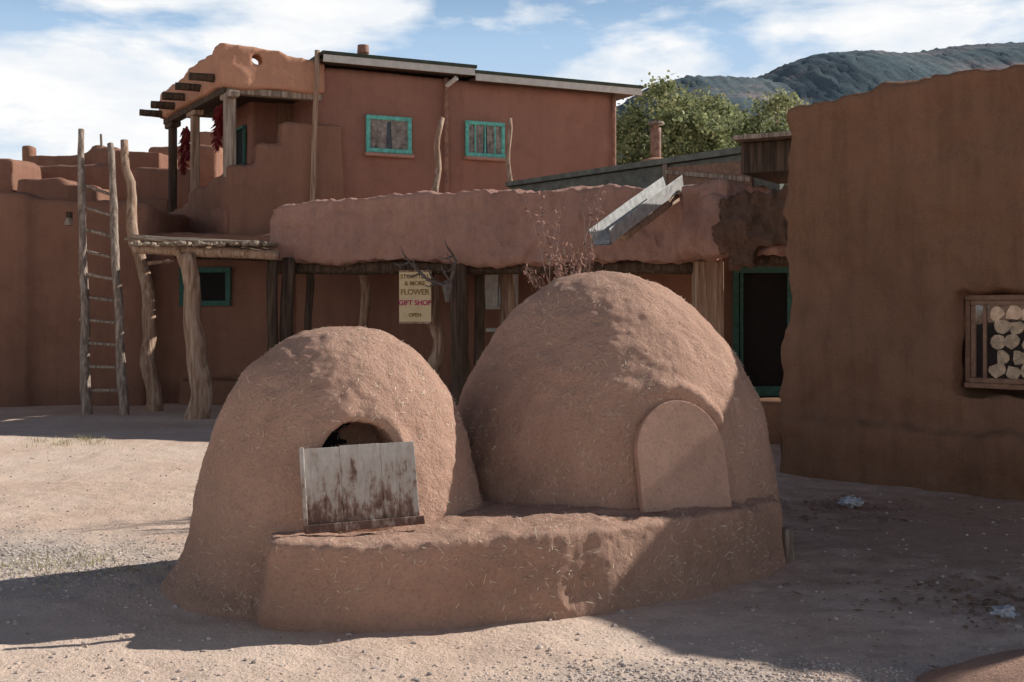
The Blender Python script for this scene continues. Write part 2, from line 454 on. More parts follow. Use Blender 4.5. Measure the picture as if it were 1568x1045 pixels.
for i, wd in enumerate((0.19, 0.22, 0.19)):
    box("plank_%d" % i, cen + sd * (xw + wd / 2) + up * random.uniform(-.003, .003), sd, out, up, wd - 0.0015, 0.022, 0.44, M_plank, oL, 0.002)
    xw += wd
box("bottom_rail", cen - up * 0.21 + out * 0.024, sd, out, up, 0.64, 0.022, 0.045, M_plank, oL, 0.004)
box("side_rail", cen - sd * 0.312 + out * 0.004, sd, out, up, 0.022, 0.04, 0.45, M_plank, oL, 0.004)

# right oven
RO = (0.657, 8.1)
prof = smoothprof([(1.32, -0.25), (1.25, 0.0), (1.17, 0.22), (1.12, 0.5), (1.06, 0.85), (0.97, 1.12), (0.82, 1.38), (0.63, 1.62), (0.40, 1.80), (0.17, 1.885), (0.02, 1.9)])
oR = empty("adobe_oven")
dR = Vector((0.33, -0.944, 0)).normalized(); sR = Vector((-dR.y, dR.x, 0))
rc = Vector((RO[0], RO[1], 0))
def rrad(z):
    for i in range(len(prof) - 1):
        if prof[i][1] <= z <= prof[i + 1][1]:
            u = (z - prof[i][1]) / (prof[i + 1][1] - prof[i][1] + 1e-9); return prof[i][0] * (1 - u) + prof[i + 1][0] * u
    return 0.9
lip = [rc + dR * (rrad(0.45 + p[1]) - 0.03) + sR * p[0] + Z * (0.45 + p[1]) for p in arch_pts(0.62, 0.69)]
lip2 = lip[6:-2]
shell = adobe("dome", [lathe(*RO, prof), tube_raw(lip2, [0.03] + [0.06] * (len(lip2) - 2) + [.03], 8, 0, 0, 2)], M_oven, 0.017, 12, [], 0.018, oR, 1.4, 0.011, .003)
straw_on(shell, 6800, oR)
b0 = rc + dR * (rrad(.45) + .035) + Z * 0.44; b1 = rc + dR * (rrad(1.08) + .02) + Z * 1.08
up = (b1 - b0).normalized(); out = sR.cross(up).normalized()
if out.dot(dR) < 0: out = -out
M_slab = adobe_mat("clay_door_slab", (0.66, 0.41, 0.30), 3, 0, .7, .1)
o = mesh("door_slab", *extr(arch_pts(0.59, 0.66, 20, 0.5), b0, sR, up, out, -0.03, 0.022), M_slab, oR)
bv = o.modifiers.new("b", 'BEVEL'); bv.width = 0.006; bv.segments = 2

# bench / platform between the ovens
ben = [(-1.28, 5.98), (-0.85, 5.92), (-0.4, 5.98), (-0.1, 6.08), (0.25, 6.16), (0.55, 6.28), (0.98, 6.6), (1.42, 6.98), (1.78, 7.5), (1.7, 8.1), (.2, 8.1), (-.9, 7.5), (-1.45, 6.7)]
cxb, cyb = 0.1, 7.2
def shrink(p, k): 
    d = Vector((cxb - p[0], cyb - p[1])); d.normalize(); return (p[0] + d.x * k, p[1] + d.y * k)
n = len(ben); topb = [shrink(p, 0.06) for p in ben]
tz = [0.44, 0.44, 0.45, 0.45, 0.45, .46, .47, .46, .42, .47, .47, .46, .45]
Vb = [(p[0], p[1], -0.2) for p in [shrink(q, -0.01) for q in ben]] + [(p[0], p[1], z) for p, z in zip(topb, tz)]
Fb = [list(range(n))[::-1], list(range(n, 2 * n))] + [[i, (i + 1) % n, n + (i + 1) % n, n + i] for i in range(n)]
bn_ = empty("adobe_bench")
shell = adobe("platform", [(Vb, Fb)], M_bench, 0.016, 18, [], 0.018, bn_, 2.0, 0.011, .003, .022, .32)
straw_on(shell, 4600, bn_)

# weathered stump beside the big oven
tube("wood_stump", [(1.80, 7.62, -.05), (1.78, 7.6, .22)], [.045, .035], M_woodgr, None, 9, .03, 3)

# mud mound in the foreground corner
V, F = [], []
for j in range(25):
    for i in range(33):
        x = 1.3 + 2.2 * i / 32; y = 4.2 + 1.6 * j / 24
        r = math.hypot((x - 2.45) / .75, (y - 4.95) / .5)
        V.append((x, y, gh(x, y) - .01 + 0.17 * max(0, 1 - r * r) ** .7 + 0.01 * noise.noise(Vector((x * 6, y * 6, 0)))))
F = [[j * 33 + i, j * 33 + i + 1, (j + 1) * 33 + i + 1, (j + 1) * 33 + i] for j in range(24) for i in range(32)]
mesh("dirt_mound", V, F, M_oven, smooth=True)

# ------------------------------------------------------------------ window helper
def window(parent, c, along, w, h, fmat, fr=0.06, depth=0.06, mull=1, bars=0, back=M_glass, curtain=None, proud=0.02):
    along = Vector((along[0], along[1], 0)).normalized(); outw = Vector((along.y, -along.x, 0)); c = Vector(c)
    o = c + outw * proud
    box("frame_top", o + Z * (h / 2 - fr / 2), along, outw, Z, w, depth, fr, fmat, parent)
    box("frame_sill", o - Z * (h / 2 - fr / 2) + outw * .01, along, outw, Z, w, depth + .02, fr, fmat, parent)
    for s in (-1, 1):
        box("frame_side", o + along * s * (w / 2 - fr / 2), along, outw, Z, fr, depth - .006, h - 2 * fr - .002, fmat, parent)
    for i in range(mull):
        x = -w / 2 + w * (i + 1) / (mull + 1)
        box("mullion", o + along * x - outw * .008, along, outw, Z, fr * .4, depth * .6, h - 2 * fr - .002, fmat, parent, .003)
    for i in range(bars):
        z = -h / 2 + h * (i + 1) / (bars + 1)
        box("bar", o + Z * z - outw * .012, along, outw, Z, w - 2 * fr, depth * .4, fr * .45, fmat, parent, .003)
    box("pane", o - outw * (depth * .2), along, outw, Z, w - 2 * fr + .01, .006, h - 2 * fr + .01, back, parent, 0)
    if curtain:
        V, F = [], []
        nseg = 40; zt = h / 2 - fr; zb = -h / 2 + fr
        for i in range(nseg + 1):
            x = -w / 2 + fr + (w - 2 * fr) * i / nseg
            q = o - outw * (depth * .2 - .012 + .006 * math.sin(i * 1.35)) + along * x
            V += [q + Z * (zb if abs(i / nseg - .5) > .06 else zt * .9), q + Z * zt]
        F = [[2 * i, 2 * i + 2, 2 * i + 3, 2 * i + 1] for i in range(nseg)]
        mesh("curtain", V, F, curtain, parent)

# ------------------------------------------------------------------ right building (near wall)
rb = empty("adobe_building")
W0 = Vector((2.72, 11.75)); e = Vector((0.731, -0.682)); nb = Vector((0.682, 0.731))
def wp(s, t_=0): p = W0 + e * s + nb * t_; return (p.x, p.y)
WS0, WS1, WZ0, WZ1, WD = 1.70, 2.96, 0.88, 1.80, .5
def ht(s): return 3.66 + .16 * min(1, s / 2.4) if s < 2.4 else 3.82 - .06 * (s - 2.4) / 3.8
parts = [prism_raw([wp(0), wp(.9), wp(WS0), wp(WS0, WD + .05), wp(0, WD + .05)], -.2, [ht(0), ht(.9), ht(WS0), ht(WS0), ht(0)]),
         prism_raw([wp(WS1), wp(4.6), wp(6.25), wp(6.25, WD + .05), wp(WS1, WD + .05)], -.2, [ht(WS1), ht(4.6) + .04, ht(6.25), ht(6.25), ht(WS1)]),
         prism_raw([wp(WS0 - .1), wp(WS1 + .1), wp(WS1 + .1, WD + .05), wp(WS0 - .1, WD + .05)], -.2, WZ0),
         prism_raw([wp(WS0 - .1), wp(WS1 + .1), wp(WS1 + .1, WD + .05), wp(WS0 - .1, WD + .05)], WZ1, [ht(WS0), ht(WS1), ht(WS1), ht(WS0)]),
         prism_raw([wp(0, WD), wp(2.4, WD), wp(6.25, WD), wp(6.25, 5), wp(0, 5)], -.2, [3.64, 3.78, 3.74, 3.6, 3.6]),
         strip(wp(-.06, -.14), wp(6.2, -.18), 0.45, -.2, .55, .5)]
wc = Vector((*wp((WS0 + WS1) / 2), (WZ0 + WZ1) / 2)); e3 = Vector((e.x, e.y, 0)); on = Vector((-nb.x, -nb.y, 0))
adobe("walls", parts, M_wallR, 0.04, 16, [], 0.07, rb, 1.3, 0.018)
wi = wc - on * 0.22
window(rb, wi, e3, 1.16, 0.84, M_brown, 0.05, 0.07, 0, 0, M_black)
window(rb, wi + on * .03, e3, 1.04, 0.74, M_brown, 0.045, 0.05, 0, 0, M_black)
M_fire = plain("firewood_end", (.66, .50, .34), .8, .45, 16)
lst = []
random.seed(5)
for r_ in range(5):
    for c_ in range(6):
        pz = -.26 + r_ * .128; pxx = -.31 + c_ * .135 + (.05 if r_ % 2 else 0)
        if pxx > .41: continue
        n_ = 10; ctr = wi + e3 * (pxx + .02 + random.uniform(-.012, .012)) + Z * (pz + random.uniform(-.014, .014)) + on * .046
        ring = []; an0 = random.uniform(0, 1)
        asp = random.uniform(.85, 1.15)
        for k in range(n_):
            an_ = 2 * math.pi * k / n_ + an0; rr = random.uniform(.82, 1.12) * (1 if k % 3 else 1.12)
            ring.append((math.cos(an_) * .066 * rr * asp, math.sin(an_) * .062 * rr))
        lst.append(extr(ring, ctr, e3, Z, on, 0, random.uniform(.006, .014)))
v, f = join_raw(lst); mesh("firewood_stack", v, f, M_fire, rb)
m, t, b = nt("clear_glass"); tb = N(t, "ShaderNodeBsdfTransparent"); gb = N(t, "ShaderNodeBsdfGlossy", Roughness=0.03); ms = N(t, "ShaderNodeMixShader"); ms.inputs[0].default_value = .08
t.links.new(tb.outputs[0], ms.inputs[1]); t.links.new(gb.outputs[0], ms.inputs[2]); t.links.new(ms.outputs[0], t.nodes["Material Output"].inputs[0])
box("glass", wi + on * .068, e3, on, Z, .95, .003, .65, m, rb, 0)
box("mullion", wi + on * .07 - e3 * .39, e3, on, Z, .03, .03, .65, M_brown, rb, .003)

# ------------------------------------------------------------------ middle porch (portal)
po = empty("porch")
PA, PB = (-3.70, 18.0), (2.75, 16.0)
pd = (Vector(PB) - Vector(PA)).normalized(); pn = Vector((-pd.y, pd.x)); L = (Vector(PB) - Vector(PA)).length
def pp(s, t_=0): q = Vector(PA) + pd * s + pn * t_; return (q.x, q.y)
parts = []
zt = [3.17, 3.25, 3.3, 3.3, 3.34, 3.33, 3.36, 3.3, 3.22]
zb = [2.36, 2.34, 2.31, 2.31, 2.29, 2.28, 2.28, 2.27, 2.27]
for i in range(8):
    parts.append(strip(pp(L * i / 8 - .01), pp(L * (i + 1) / 8 + .01), 0.75, zb[i], zt[i], zt[i + 1], zb[i + 1]))
adobe("parapet", parts, M_porch, 0.04, 9, [], 0.055, po, 0.9, 0.035, 0, .035)
v, f = prism_raw([pp(.2, .5), pp(L, .5), pp(L, 3.2), pp(.2, 3.2)], 2.5, 2.85); mesh("roof", v, f, M_wooddk, po)
tube("beam", [(*pp(-.1, .35), 2.27), (*pp(L - .1, .35), 2.21)], [.11, .10], M_wooddk, po, 10, .03, 2, 14)
def post(name, x, y, z1, r, mat, wob=.05, seed=1, lean=(0, 0), parent=po):
    return tube(name, [(x + lean[0], y + lean[1], -.1), (x + lean[0] * .5, y, z1 / 2), (x, y, z1)], [r * 1.15, r, r * .95], mat, parent, 12, wob, seed, 10)
def px(u, d): return (u - 784) * d / 1800
post("post", -3.42, 17.95, 2.4, .105, M_wooddk, .03, 1); post("post", -3.15, 18.3, 2.4, .06, M_wooddk, .04, 2)
post("post", -2.42, 19.2, 2.5, .08, M_wood, .08, 3)
post("post", -1.22, 18.0, 2.4, .10, M_wood, .16, 4, (.12, 0))
post("post", -0.77, 17.25, 2.35, .13, M_wooddk, .03, 5); post("post", -0.50, 17.9, 2.35, .08, M_wooddk, .03, 6)
post("post", -0.08, 18.4, 2.35, .12, M_wood, .05, 7)
box("post_square", (2.72, 16.35, 1.13), X, Y, Z, .40, .34, 2.33, M_wood, po, .03)
parts = [strip((-4.0, 20.3), (4.6, 18.9), 1.0, -.2, 3.05)]
dw = Vector((8.6, -1.4, 0)).normalized()
adobe("back_wall", parts, M_wall, 0.09, 5, [], 0.03, po)
def bw(x): return 20.3 - (x + 4.0) * 1.4 / 8.6
window(po, (-0.2, bw(-.2) - .02, 1.92), dw, .62, .62, M_white, .05, .06, 1, 0, M_glass, M_cloth)  # pale curtained window added in place of an opening onto a sunlit yard
box("bench_seat", (-0.05, bw(0) - .6, 1.28), dw, Y, Z, .75, .3, .06, M_white, po)
box("bench_leg", (-0.3, bw(0) - .6, .62), dw, Y, Z, .05, .25, 1.24, M_woodgr, po)
box("bench_leg", (0.2, bw(0) - .6, .62), dw, Y, Z, .05, .25, 1.24, M_woodgr, po)
# door at the right end
dd = Vector((1, -.12, 0)).normalized(); dn = Vector((dd.y, -dd.x, 0)); dc = Vector((3.58, 16.78, 1.25))
for s in (-1, 1): box("door_jamb", dc + dd * s * .38, dd, dn, Z, .08, .1, 1.95, M_dkturq, po)
box("door_lintel", dc + Z * .93 + dn * .004, dd, dn, Z, .84, .11, .09, M_dkturq, po)
box("door_leaf", dc - dn * .02, dd, dn, Z, .70, .04, 1.9, M_black, po)
box("door_stile", dc - dd * .3 + dn * .01, dd, dn, Z, .05, .04, 1.84, M_dkturq, po)
box("door_rail", dc - Z * .8 + dn * .008, dd, dn, Z, .64, .034, .14, M_dkturq, po)
adobe("end_wall", [strip((2.95, 17.1), (5.2, 16.85), .5, -.2, 3.0), strip((2.80, 14.6), (5.2, 12.9), .5, -.2, .50, .62),
       strip((3.05, 15.6), (4.6, 15.0), 1.4, -.2, .3)], M_wallR, .07, 6, [], .03, po)
adobe("eroded_parapet", [strip((2.42, 15.2), (4.1, 14.0), .9, 2.32, 3.05, 3.0), strip((2.2, 15.6), (2.75, 15.1), 1.1, 2.35, 3.28, 3.25)],
      M_porch, 0.045, 7, [], 0.08, po, 1.7, 0.04)
adobe("eroded_wall", [strip((2.58, 14.9), (4.0, 13.8), .4, 2.40, 3.04, 3.12), strip((2.68, 14.85), (3.0, 14.6), .3, 2.15, 2.6, 2.6)], M_rag, 0.035, 5, [], 0.07, po, 2.6, 0.07, .015, .03, .25)
tube("beam_end", [(2.9, 15.4, 2.3), (3.9, 14.5, 2.3)], [.12, .12], M_wooddk, po, 10, .02, 4)

# water spout
gt = empty("roof_gutter")
p0 = Vector((2.20, 15.85, 3.22)); p1 = Vector((1.10, 14.3, 2.40)); d = (p1 - p0).normalized()
sdv = d.cross(Z).normalized(); upv = sdv.cross(d).normalized()
prof_g = [(-.15, .20), (-.13, 0.02), (-.10, 0), (.10, 0), (.13, .02), (.15, .20), (.14, .21), (.118, .035), (.095, .015), (-.095, .015), (-.118, .035), (-.14, .21)]
V = [];
for q in (p0, p0.lerp(p1, .5) + Vector((0, 0, .01)), p1):
    V += [q + sdv * a + upv * b_ for a, b_ in prof_g]
n = len(prof_g); F = []
for k in range(2):
    F += [[k * n + i, k * n + (i + 1) % n, (k + 1) * n + (i + 1) % n, (k + 1) * n + i] for i in range(n)]
mesh("trough", V, F, M_metal, gt)
tube("support_log", [p0 - upv * .10 + sdv * .03, p0.lerp(p1, .72) - upv * .09 + sdv * .03], [.08, .075], M_wood, gt, 10, .02, 8)
box("flashing", p0 + Vector((.08, .12, .03)), sdv, d, upv, .36, .3, .02, M_metal, gt, 0)

# gift shop sign
sg = empty("shop_sign")
c0 = Vector((-1.44, 17.5, 1.80)); al = Vector((.97, -.24, 0)).normalized(); on2 = Vector((al.y, -al.x, 0))
box("panel", c0, al, on2, Z, .50, .03, .80, plain("sign_board_cream", (.74, .57, .33), .7, .1, 5), sg, .006)
for zz_ in (-.385, .385): box("edge", c0 + Z * zz_ + on2 * .006, al, on2, Z, .51, .035, .03, M_wood, sg)
M_tb = plain("sign_paint_ochre", (.3, .17, .05), .7); M_tp = plain("sign_paint_magenta", (.5, .02, .13), .7)
def text(s, z, size, mat):
    cu = D.curves.new("lettering", 'FONT'); cu.body = s; cu.size = size; cu.align_x = 'CENTER'; cu.align_y = 'CENTER'; cu.extrude = .002
    cu.offset = .002
    o = D.objects.new("lettering", cu); link(o)
    R = Matrix((al, Z, on2)).transposed().to_4x4(); o.matrix_world = Matrix.Translation(c0 + on2 * .019 + Z * z) @ R
    dg = bpy.context.evaluated_depsgraph_get(); dg.update(); me = D.meshes.new_from_object(o.evaluated_get(dg)); mw = o.matrix_world.copy()
    D.objects.remove(o); me.transform(mw); me.materials.clear(); me.materials.append(mat); link(D.objects.new("lettering", me), sg)
text("STORYTELL", .30, .088, M_tb); text("& MORE", .20, .09, M_tb); text("FLOWER", .07, .115, M_tb); text("GIFT SHOP", -.09, .105, M_tp); text("OPEN", -.27, .075, M_tb)
for s in (-.2, .2): tube("chain", [c0 + al * s + Z * .4, c0 + al * s + Z * .62], [.008, .008], M_wooddk, sg, 6)

# elk antlers on the post
an = empty("antlers")
q0 = Vector((-.93, 16.95, 1.95))
for s, tips in ((-1, [(-.35, .0, .12), (-.55, -.05, .32), (-.72, -.1, .5)]), (1, [(.10, -.1, .2), (.16, -.12, .42), (.05, -.1, .62)])):
    pts = [q0] + [q0 + Vector(p) * .85 for p in tips]
    tube("beam", pts, [.03, .026, .02, .007], M_bone, an, 8, .03, s + 3)
    for i, p in enumerate(pts[:-1]):
        mid_ = p.lerp(pts[i + 1], .5)
        tube("tine", [mid_, mid_ + Vector((-.08, -.12, .11)), mid_ + Vector((-.12, -.14, .22))], [.018, .013, .004], M_bone, an, 7, .02, i)
        tube("tine", [mid_, mid_ + Vector((-.12, -.1, -.06)), mid_ + Vector((-.22, -.12, -.02))], [.016, .012, .004], M_bone, an, 7, .02, i + 5)
v, f = lathe(0, 0, smoothprof([(.03, -.18), (.045, -.1), (.07, 0), (.075, .08), (.03, .14)]), 14)
mesh("skull", [(q0.x + a, q0.y + b_ * .6 - .02, q0.z + c_ - .05) for a, b_, c_ in v], f, M_bone, an, True)

# ------------------------------------------------------------------ ramada left of the porch
ra = empty("ramada")
tube("front_beam", [(-5.65, 17.6, 2.52), (-4.6, 17.5, 2.47), (-3.5, 17.45, 2.42)], [.07, .08, .07], M_wood, ra, 10, .08, 2, 10)
tube("rear_beam", [(-5.7, 19.9, 2.55), (-3.6, 19.9, 2.5)], [.08, .08], M_wooddk, ra, 10, .04, 3)
lst = []
for i in range(26):
    x = -5.6 + i * .08 + random.uniform(-.02, .02)
    lst.append(tube_raw([(x + random.uniform(-.06, .06), 17.25 + random.uniform(-.18, .15), 2.58), (x, 20.1, 2.64)], [random.uniform(.025, .045)] * 2, 7, .05, i))
for i in range(9):
    y = 17.3 + i * .12; lst.append(tube_raw([(-5.75 + random.uniform(-.1, .3), y, 2.64 + random.uniform(0, .07)), (-3.6 - random.uniform(0, .3), y + .05, 2.60)], [.022] * 2, 7, .2, i + 40))
v, f = join_raw(lst); mesh("roof_poles", v, f, M_woodx, ra, True)
tube("post", [(-4.70, 17.5, -.1), (-4.68, 17.5, .7), (-4.78, 17.5, 1.5), (-4.80, 17.5, 2.42)], [.19, .15, .13, .12], M_wood, ra, 14, .10, 5, 8)
tube("post_fork", [(-4.8, 17.5, 2.0), (-4.95, 17.48, 2.5)], [.06, .05], M_wood, ra, 9, .04, 9)
tube("post", [(-3.62, 17.7, -.1), (-3.6, 17.7, 2.4)], [.08, .08], M_wooddk, ra, 10, .03, 6)

# ------------------------------------------------------------------ big two-storey house
ho = empty("adobe_house")
C0 = Vector((-4.95, 20.4)); a = Vector((.903, .43)).normalized(); bb = Vector((-.507, .862)).normalized(); bn = Vector((-a.y, a.x))
def A(s, t_=0, tt=0): q = C0 + a * s + bn * t_ + bb * tt; return (q.x, q.y)
parts = [prism_raw([A(1.62), A(7.83), A(7.83, 5), A(1.62, 5)], -.2, 5.98),
         prism_raw([A(-.0, .05), A(2.2, .0), A(2.2, 5), A(0, 0, 6.5)], -.2, 3.5)]
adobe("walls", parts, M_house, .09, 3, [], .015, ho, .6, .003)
def st(s0, s1, z1, z1b=None): return strip(A(s0, -.12), A(s1, -.12), .4, 2.2, z1, z1b)
parts = [st(0, .58, 4.10, 4.15), st(.5, 1.02, 4.52), st(.95, 2.05, 4.95, 4.95)]
def left(t0, t1, z0, z1):
    p, q = A(0, 0, t0), A(0, 0, t1); return strip(q, p, .4, 2.2, z1, z0)
parts += [left(0, 1.2, 4.0, 3.95), left(1.2, 2.5, 3.9, 3.88), left(2.4, 4.1, 3.72, 3.55), left(4.0, 6.6, 3.6, 3.75)]
adobe("stepped_parapet", parts, M_wall, .06, 5, [], .03, ho, 1.1, .014)
adobe("room", [prism_raw([A(1.0, 0, 1.8), A(3.0, 0, 1.8), A(3.0, 0, 2.9), A(1.0, 0, 2.9)], 3.4, 5.9)], M_house, .09, 3, [], .02, ho)
zt0 = 5.46
def fs(s0, s1, z0, z1, z1b=None): return strip(A(s0, -.1), A(s1, -.1), .4, z0, z1, z1b)
parts = [fs(-.12, .42, zt0, 6.2), fs(.60, 1.0, zt0, 6.2, 6.16), fs(.95, 1.72, zt0 + .03, 6.14, 6.0), fs(.38, .64, zt0, 5.9), fs(.38, .64, 6.05, 6.2)]
adobe("balcony_roof_parapet", parts, M_orange, .045, 5, [], .035, ho, 1.3, .012)
q0_, q1_ = A(-.12, -.05, -.05), A(-.12, 0, 4.2)
side_v = [q0_, q1_, (q1_[0] + a.x * .4, q1_[1] + a.y * .4), (q0_[0] + a.x * .4, q0_[1] + a.y * .4)]
adobe("balcony_side_parapet", [prism_raw(side_v, zt0 + .02, [6.22, 6.02, 6.02, 6.22])], M_orange, .05, 6, [], .035, ho, 1.3, .012)
v, f = prism_raw([A(.1, .2), A(1.8, .2), A(1.8, 0, 4.1), A(.1, 0, 4.1)], 5.56, 5.72); mesh("balcony_ceiling", v, f, M_wooddk, ho)
def bpost(s, tt, z0, r=.10, mat=M_wood):
    x, y = A(s, 0, tt); 
    box("balcony_post", (x, y, (z0 + 5.34) / 2), (a.x, a.y, 0), (bn.x, bn.y, 0), Z, r * 2, r * 2, 5.34 - z0, mat, ho, .03)
    box("corbel", (x, y, 5.34), (bb.x, bb.y, 0), (a.x, a.y, 0), Z, .55, .2, .12, mat, ho, .03)
bpost(.08, .1, 3.9, .1, M_woodgr); bpost(.08, 2.3, 3.7, .08); bpost(.08, 3.95, 3.4, .08, M_wooddk)
box("lintel", (*A(.85, .08), 5.42), (a.x, a.y, 0), (bn.x, bn.y, 0), Z, 1.7, .2, .12, M_woodgr, ho, .02)
x, y = A(.05, 0, 2.1); box("lintel", (x, y, 5.43), (bb.x, bb.y, 0), (a.x, a.y, 0), Z, 4.2, .2, .12, M_wooddk, ho, .02)
for tt in (.35, 1.25, 2.2, 3.1, 4.0):
    x, y = A(0, 0, tt); zv = 5.68 - tt * .03
    tube("viga", [(x + a.x * .2, y + a.y * .2, zv), (x - a.x * .55, y - a.y * .55, zv)], [.075, .07], M_wooddk, ho, 10, .01, int(tt * 9))
aa = (a.x, a.y)
q = Vector((*A(1.75, 0, 1.8), 4.85)); box("door", q - Vector((bn.x, bn.y, 0)) * .06, (*aa, 0), (bn.x, bn.y, 0), Z, .5, .06, 1.5, M_brown, ho)
lf = Vector((*A(1.0, 0, 2.35), 4.75))
window(ho, lf, (-bb.x, -bb.y), .6, .8, M_dkturq, .06, .06, 0, 0, M_black, None, .05)
def hw(s, z, w_, h_, **k): window(ho, (*A(s), z), aa, w_, h_, M_turq, **k)
hw(2.95, 4.82, .88, .68, fr=.075, mull=0, curtain=M_curt, proud=.05); hw(4.89, 4.85, .82, .68, fr=.07, mull=3, curtain=M_curt, proud=.05)
box("sill", (*A(2.95, -.08), 4.44), (*aa, 0), (bn.x, bn.y, 0), Z, .94, .12, .06, M_porch, ho); box("sill", (*A(4.89, -.08), 4.48), (*aa, 0), (bn.x, bn.y, 0), Z, .88, .12, .06, M_porch, ho)
def roof(s0, s1, z, zz):
    c_ = A((s0 + s1) / 2, 2.2)
    box("roof_sheet", (*c_, z + .16), (*aa, 0), (bn.x, bn.y, 0), Z, s1 - s0 + .04, 5.2, .06, M_dkroof, ho, 0)
    box("fascia", (*A((s0 + s1) / 2, -.36), z + .065), (*aa, 0), (bn.x, bn.y, 0), Z, s1 - s0, .04, .13, M_white, ho, .005)
    box("soffit", (*A((s0 + s1) / 2, 2.0), z + .06), (*aa, 0), (bn.x, bn.y, 0), Z, s1 - s0 - .02, 4.6, .04, M_wooddk, ho, 0)
roof(1.62, 4.55, 5.99, 0); roof(4.56, 8.19, 5.90, 0)
for s, z0, z1 in ((4.08, 3.4, 5.95), (7.72, 3.4, 5.9)):
    tube("downpipe", [(*A(s, -.07), z0), (*A(s, -.07), z1)], [.045, .045], M_rust, ho, 10)
tube("downpipe_elbow", [(*A(4.08, -.07), 5.8), (*A(4.2, -.3), 5.93)], [.045, .045], M_white, ho, 10)
tube("pole", [(*A(1.43, -.25), 2.9), (*A(1.55, -.25), 6.2)], [.05, .045], M_wood, ho, 9, .03, 3)
x, y = A(3.0, 1.6); tube("vent_pipe", [(x, y, 6.1), (x, y, 6.66)], [.07, .07], M_rust, ho, 12); tube("vent_cap", [(x, y, 6.64), (x, y, 6.80)], [.12, .11], M_rust, ho, 12)
adobe("lower_room", [strip((-7.6, 20.2), (-3.7, 20.2), 1.2, -.2, 2.95), strip((-5.6, 19.75), (-3.9, 19.75), .6, -.2, .42)], M_wall, .08, 5, [], .035, ho)
window(ho, (-5.26, 20.19, 2.0), (1, 0), .88, .66, M_dkturq, .09, .07, 0, 0, M_black, None, .04)
# ristras
for s, tt, zt_, ln in ((.05, .75, 5.25, .75), (.05, 3.0, 5.15, .85), (.05, .5, 5.25, .55), (.05, 2.75, 5.15, .6)):
    x, y = A(s, 0, tt); lst = []
    for i in range(90):
        u = i / 90; an_ = random.uniform(0, 6.28); r = .10 * (.6 + .6 * math.sin(u * 3.0))
        p_ = Vector((x, y, zt_ - u * ln)); q_ = p_ + Vector((math.cos(an_) * r, math.sin(an_) * r, -.09))
        lst.append(tube_raw([p_, q_], [.022, .006], 5, 0, 0, 1))
    v, f = join_raw(lst); mesh("chile_ristra", v, f, M_chile, None)

# ------------------------------------------------------------------ left building
lb = empty("adobe_building")
parts = [prism_raw([(-12, 19.2), (-8.1, 19.45), (-6.15, 19.7), (-6.2, 23.5), (-12, 23.5)], -.2, [3.5, 3.48, 3.42, 3.4, 3.5]),
         strip((-12, 19.1), (-8.0, 19.35), .5, -.2, 3.62, 3.56)]
adobe("walls", parts, M_wall, .08, 5, [], .05, lb, .9, .014)
bp = empty("adobe_building")
def blk(u0, u1, v, d, th=1.5, z0=2.6, v1=None):
    z = 1.65 + (470 - v) * d / 1800; z2 = 1.65 + (470 - (v1 or v)) * d / 1800
    return strip((px(u0, d), d), (px(u1, d), d), th, z0, z, z2)
parts = [blk(-90, 20, 240, 25), blk(22, 98, 272, 24.6), blk(95, 150, 280, 24.2, 1, 2.6, 284), blk(35, 140, 236, 29), blk(30, 48, 220, 30, .5),
         blk(20, 200, 250, 27), blk(140, 180, 225, 28), blk(176, 246, 230, 27), blk(140, 160, 222, 29, 1), blk(225, 330, 222, 31), blk(290, 385, 200, 34), blk(200, 300, 255, 25.5, .5), blk(205, 260, 300, 24, .5)]
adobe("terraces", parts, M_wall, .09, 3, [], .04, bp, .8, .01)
tube("roof_pipe", [(px(152, 28), 28.2, 5.2), (px(150, 28), 28.2, 5.8)], [.035, .03], M_woodgr, bp, 8)

# ------------------------------------------------------------------ ladders
def ladder(name, A0, A1, B0, B1, n, mat, wob=.04, f0=.06, f1=.9, r=.055, split=True):
    L_ = empty(name); A0, A1, B0, B1 = map(Vector, (A0, A1, B0, B1))
    tube("rail", [A0, A0.lerp(A1, .5), A1], [r * 1.2, r, r * .75], mat, L_, 10, wob, 1, 12)
    tube("rail", [B0, B0.lerp(B1, .5), B1], [r * 1.2, r, r * .75], mat, L_, 10, wob, 7, 12)
    for i in range(n):
        u = f0 + (f1 - f0) * i / (n - 1)
        p_, q_ = A0.lerp(A1, u), B0.lerp(B1, u); e_ = (q_ - p_).normalized() * .06
        tube("rung", [p_ - e_, q_ + e_], [.028, .028], mat, L_, 7, .015, i, 3)
    return L_
ladder("wooden_ladder", (px(132, 18), 18, -.05), (px(122, 19.2), 19.2, 4.55), (px(190, 18), 18, -.02), (px(168, 19.2), 19.2, 4.32), 10, M_woodgr, .04, .09, .8, .065)
g2 = empty("wooden_ladder")
tube("rail", [(px(236, 18.6), 18.6, -.05), (px(222, 18.9), 18.9, 2.0), (px(188, 19.4), 19.4, 4.4)], [.13, .10, .06], M_wood, g2, 11, .12, 9, 10)
tube("rung", [(px(226, 18.9), 18.9, 2.35), (px(270, 19.0), 19.0, 2.4)], [.035, .03], M_wood, g2, 7, .02, 2)
g3 = empty("wooden_ladder")
tube("rail", [(px(664, 20.2), 20.2, 2.8), (px(674, 20.3), 20.5, 4.95)], [.07, .045], M_wood, g3, 9, .10, 4, 12)
tube("rail", [(px(782, 20.2), 20.2, 2.8), (px(778, 20.5), 20.6, 4.95)], [.05, .04], M_wood, g3, 9, .06, 6, 12)
for z in (3.0, 3.35): tube("rung", [(px(662, 20.2), 20.2, z), (px(783, 20.2), 20.2, z + .02)], [.03, .03], M_wood, g3, 7, .02, 2)

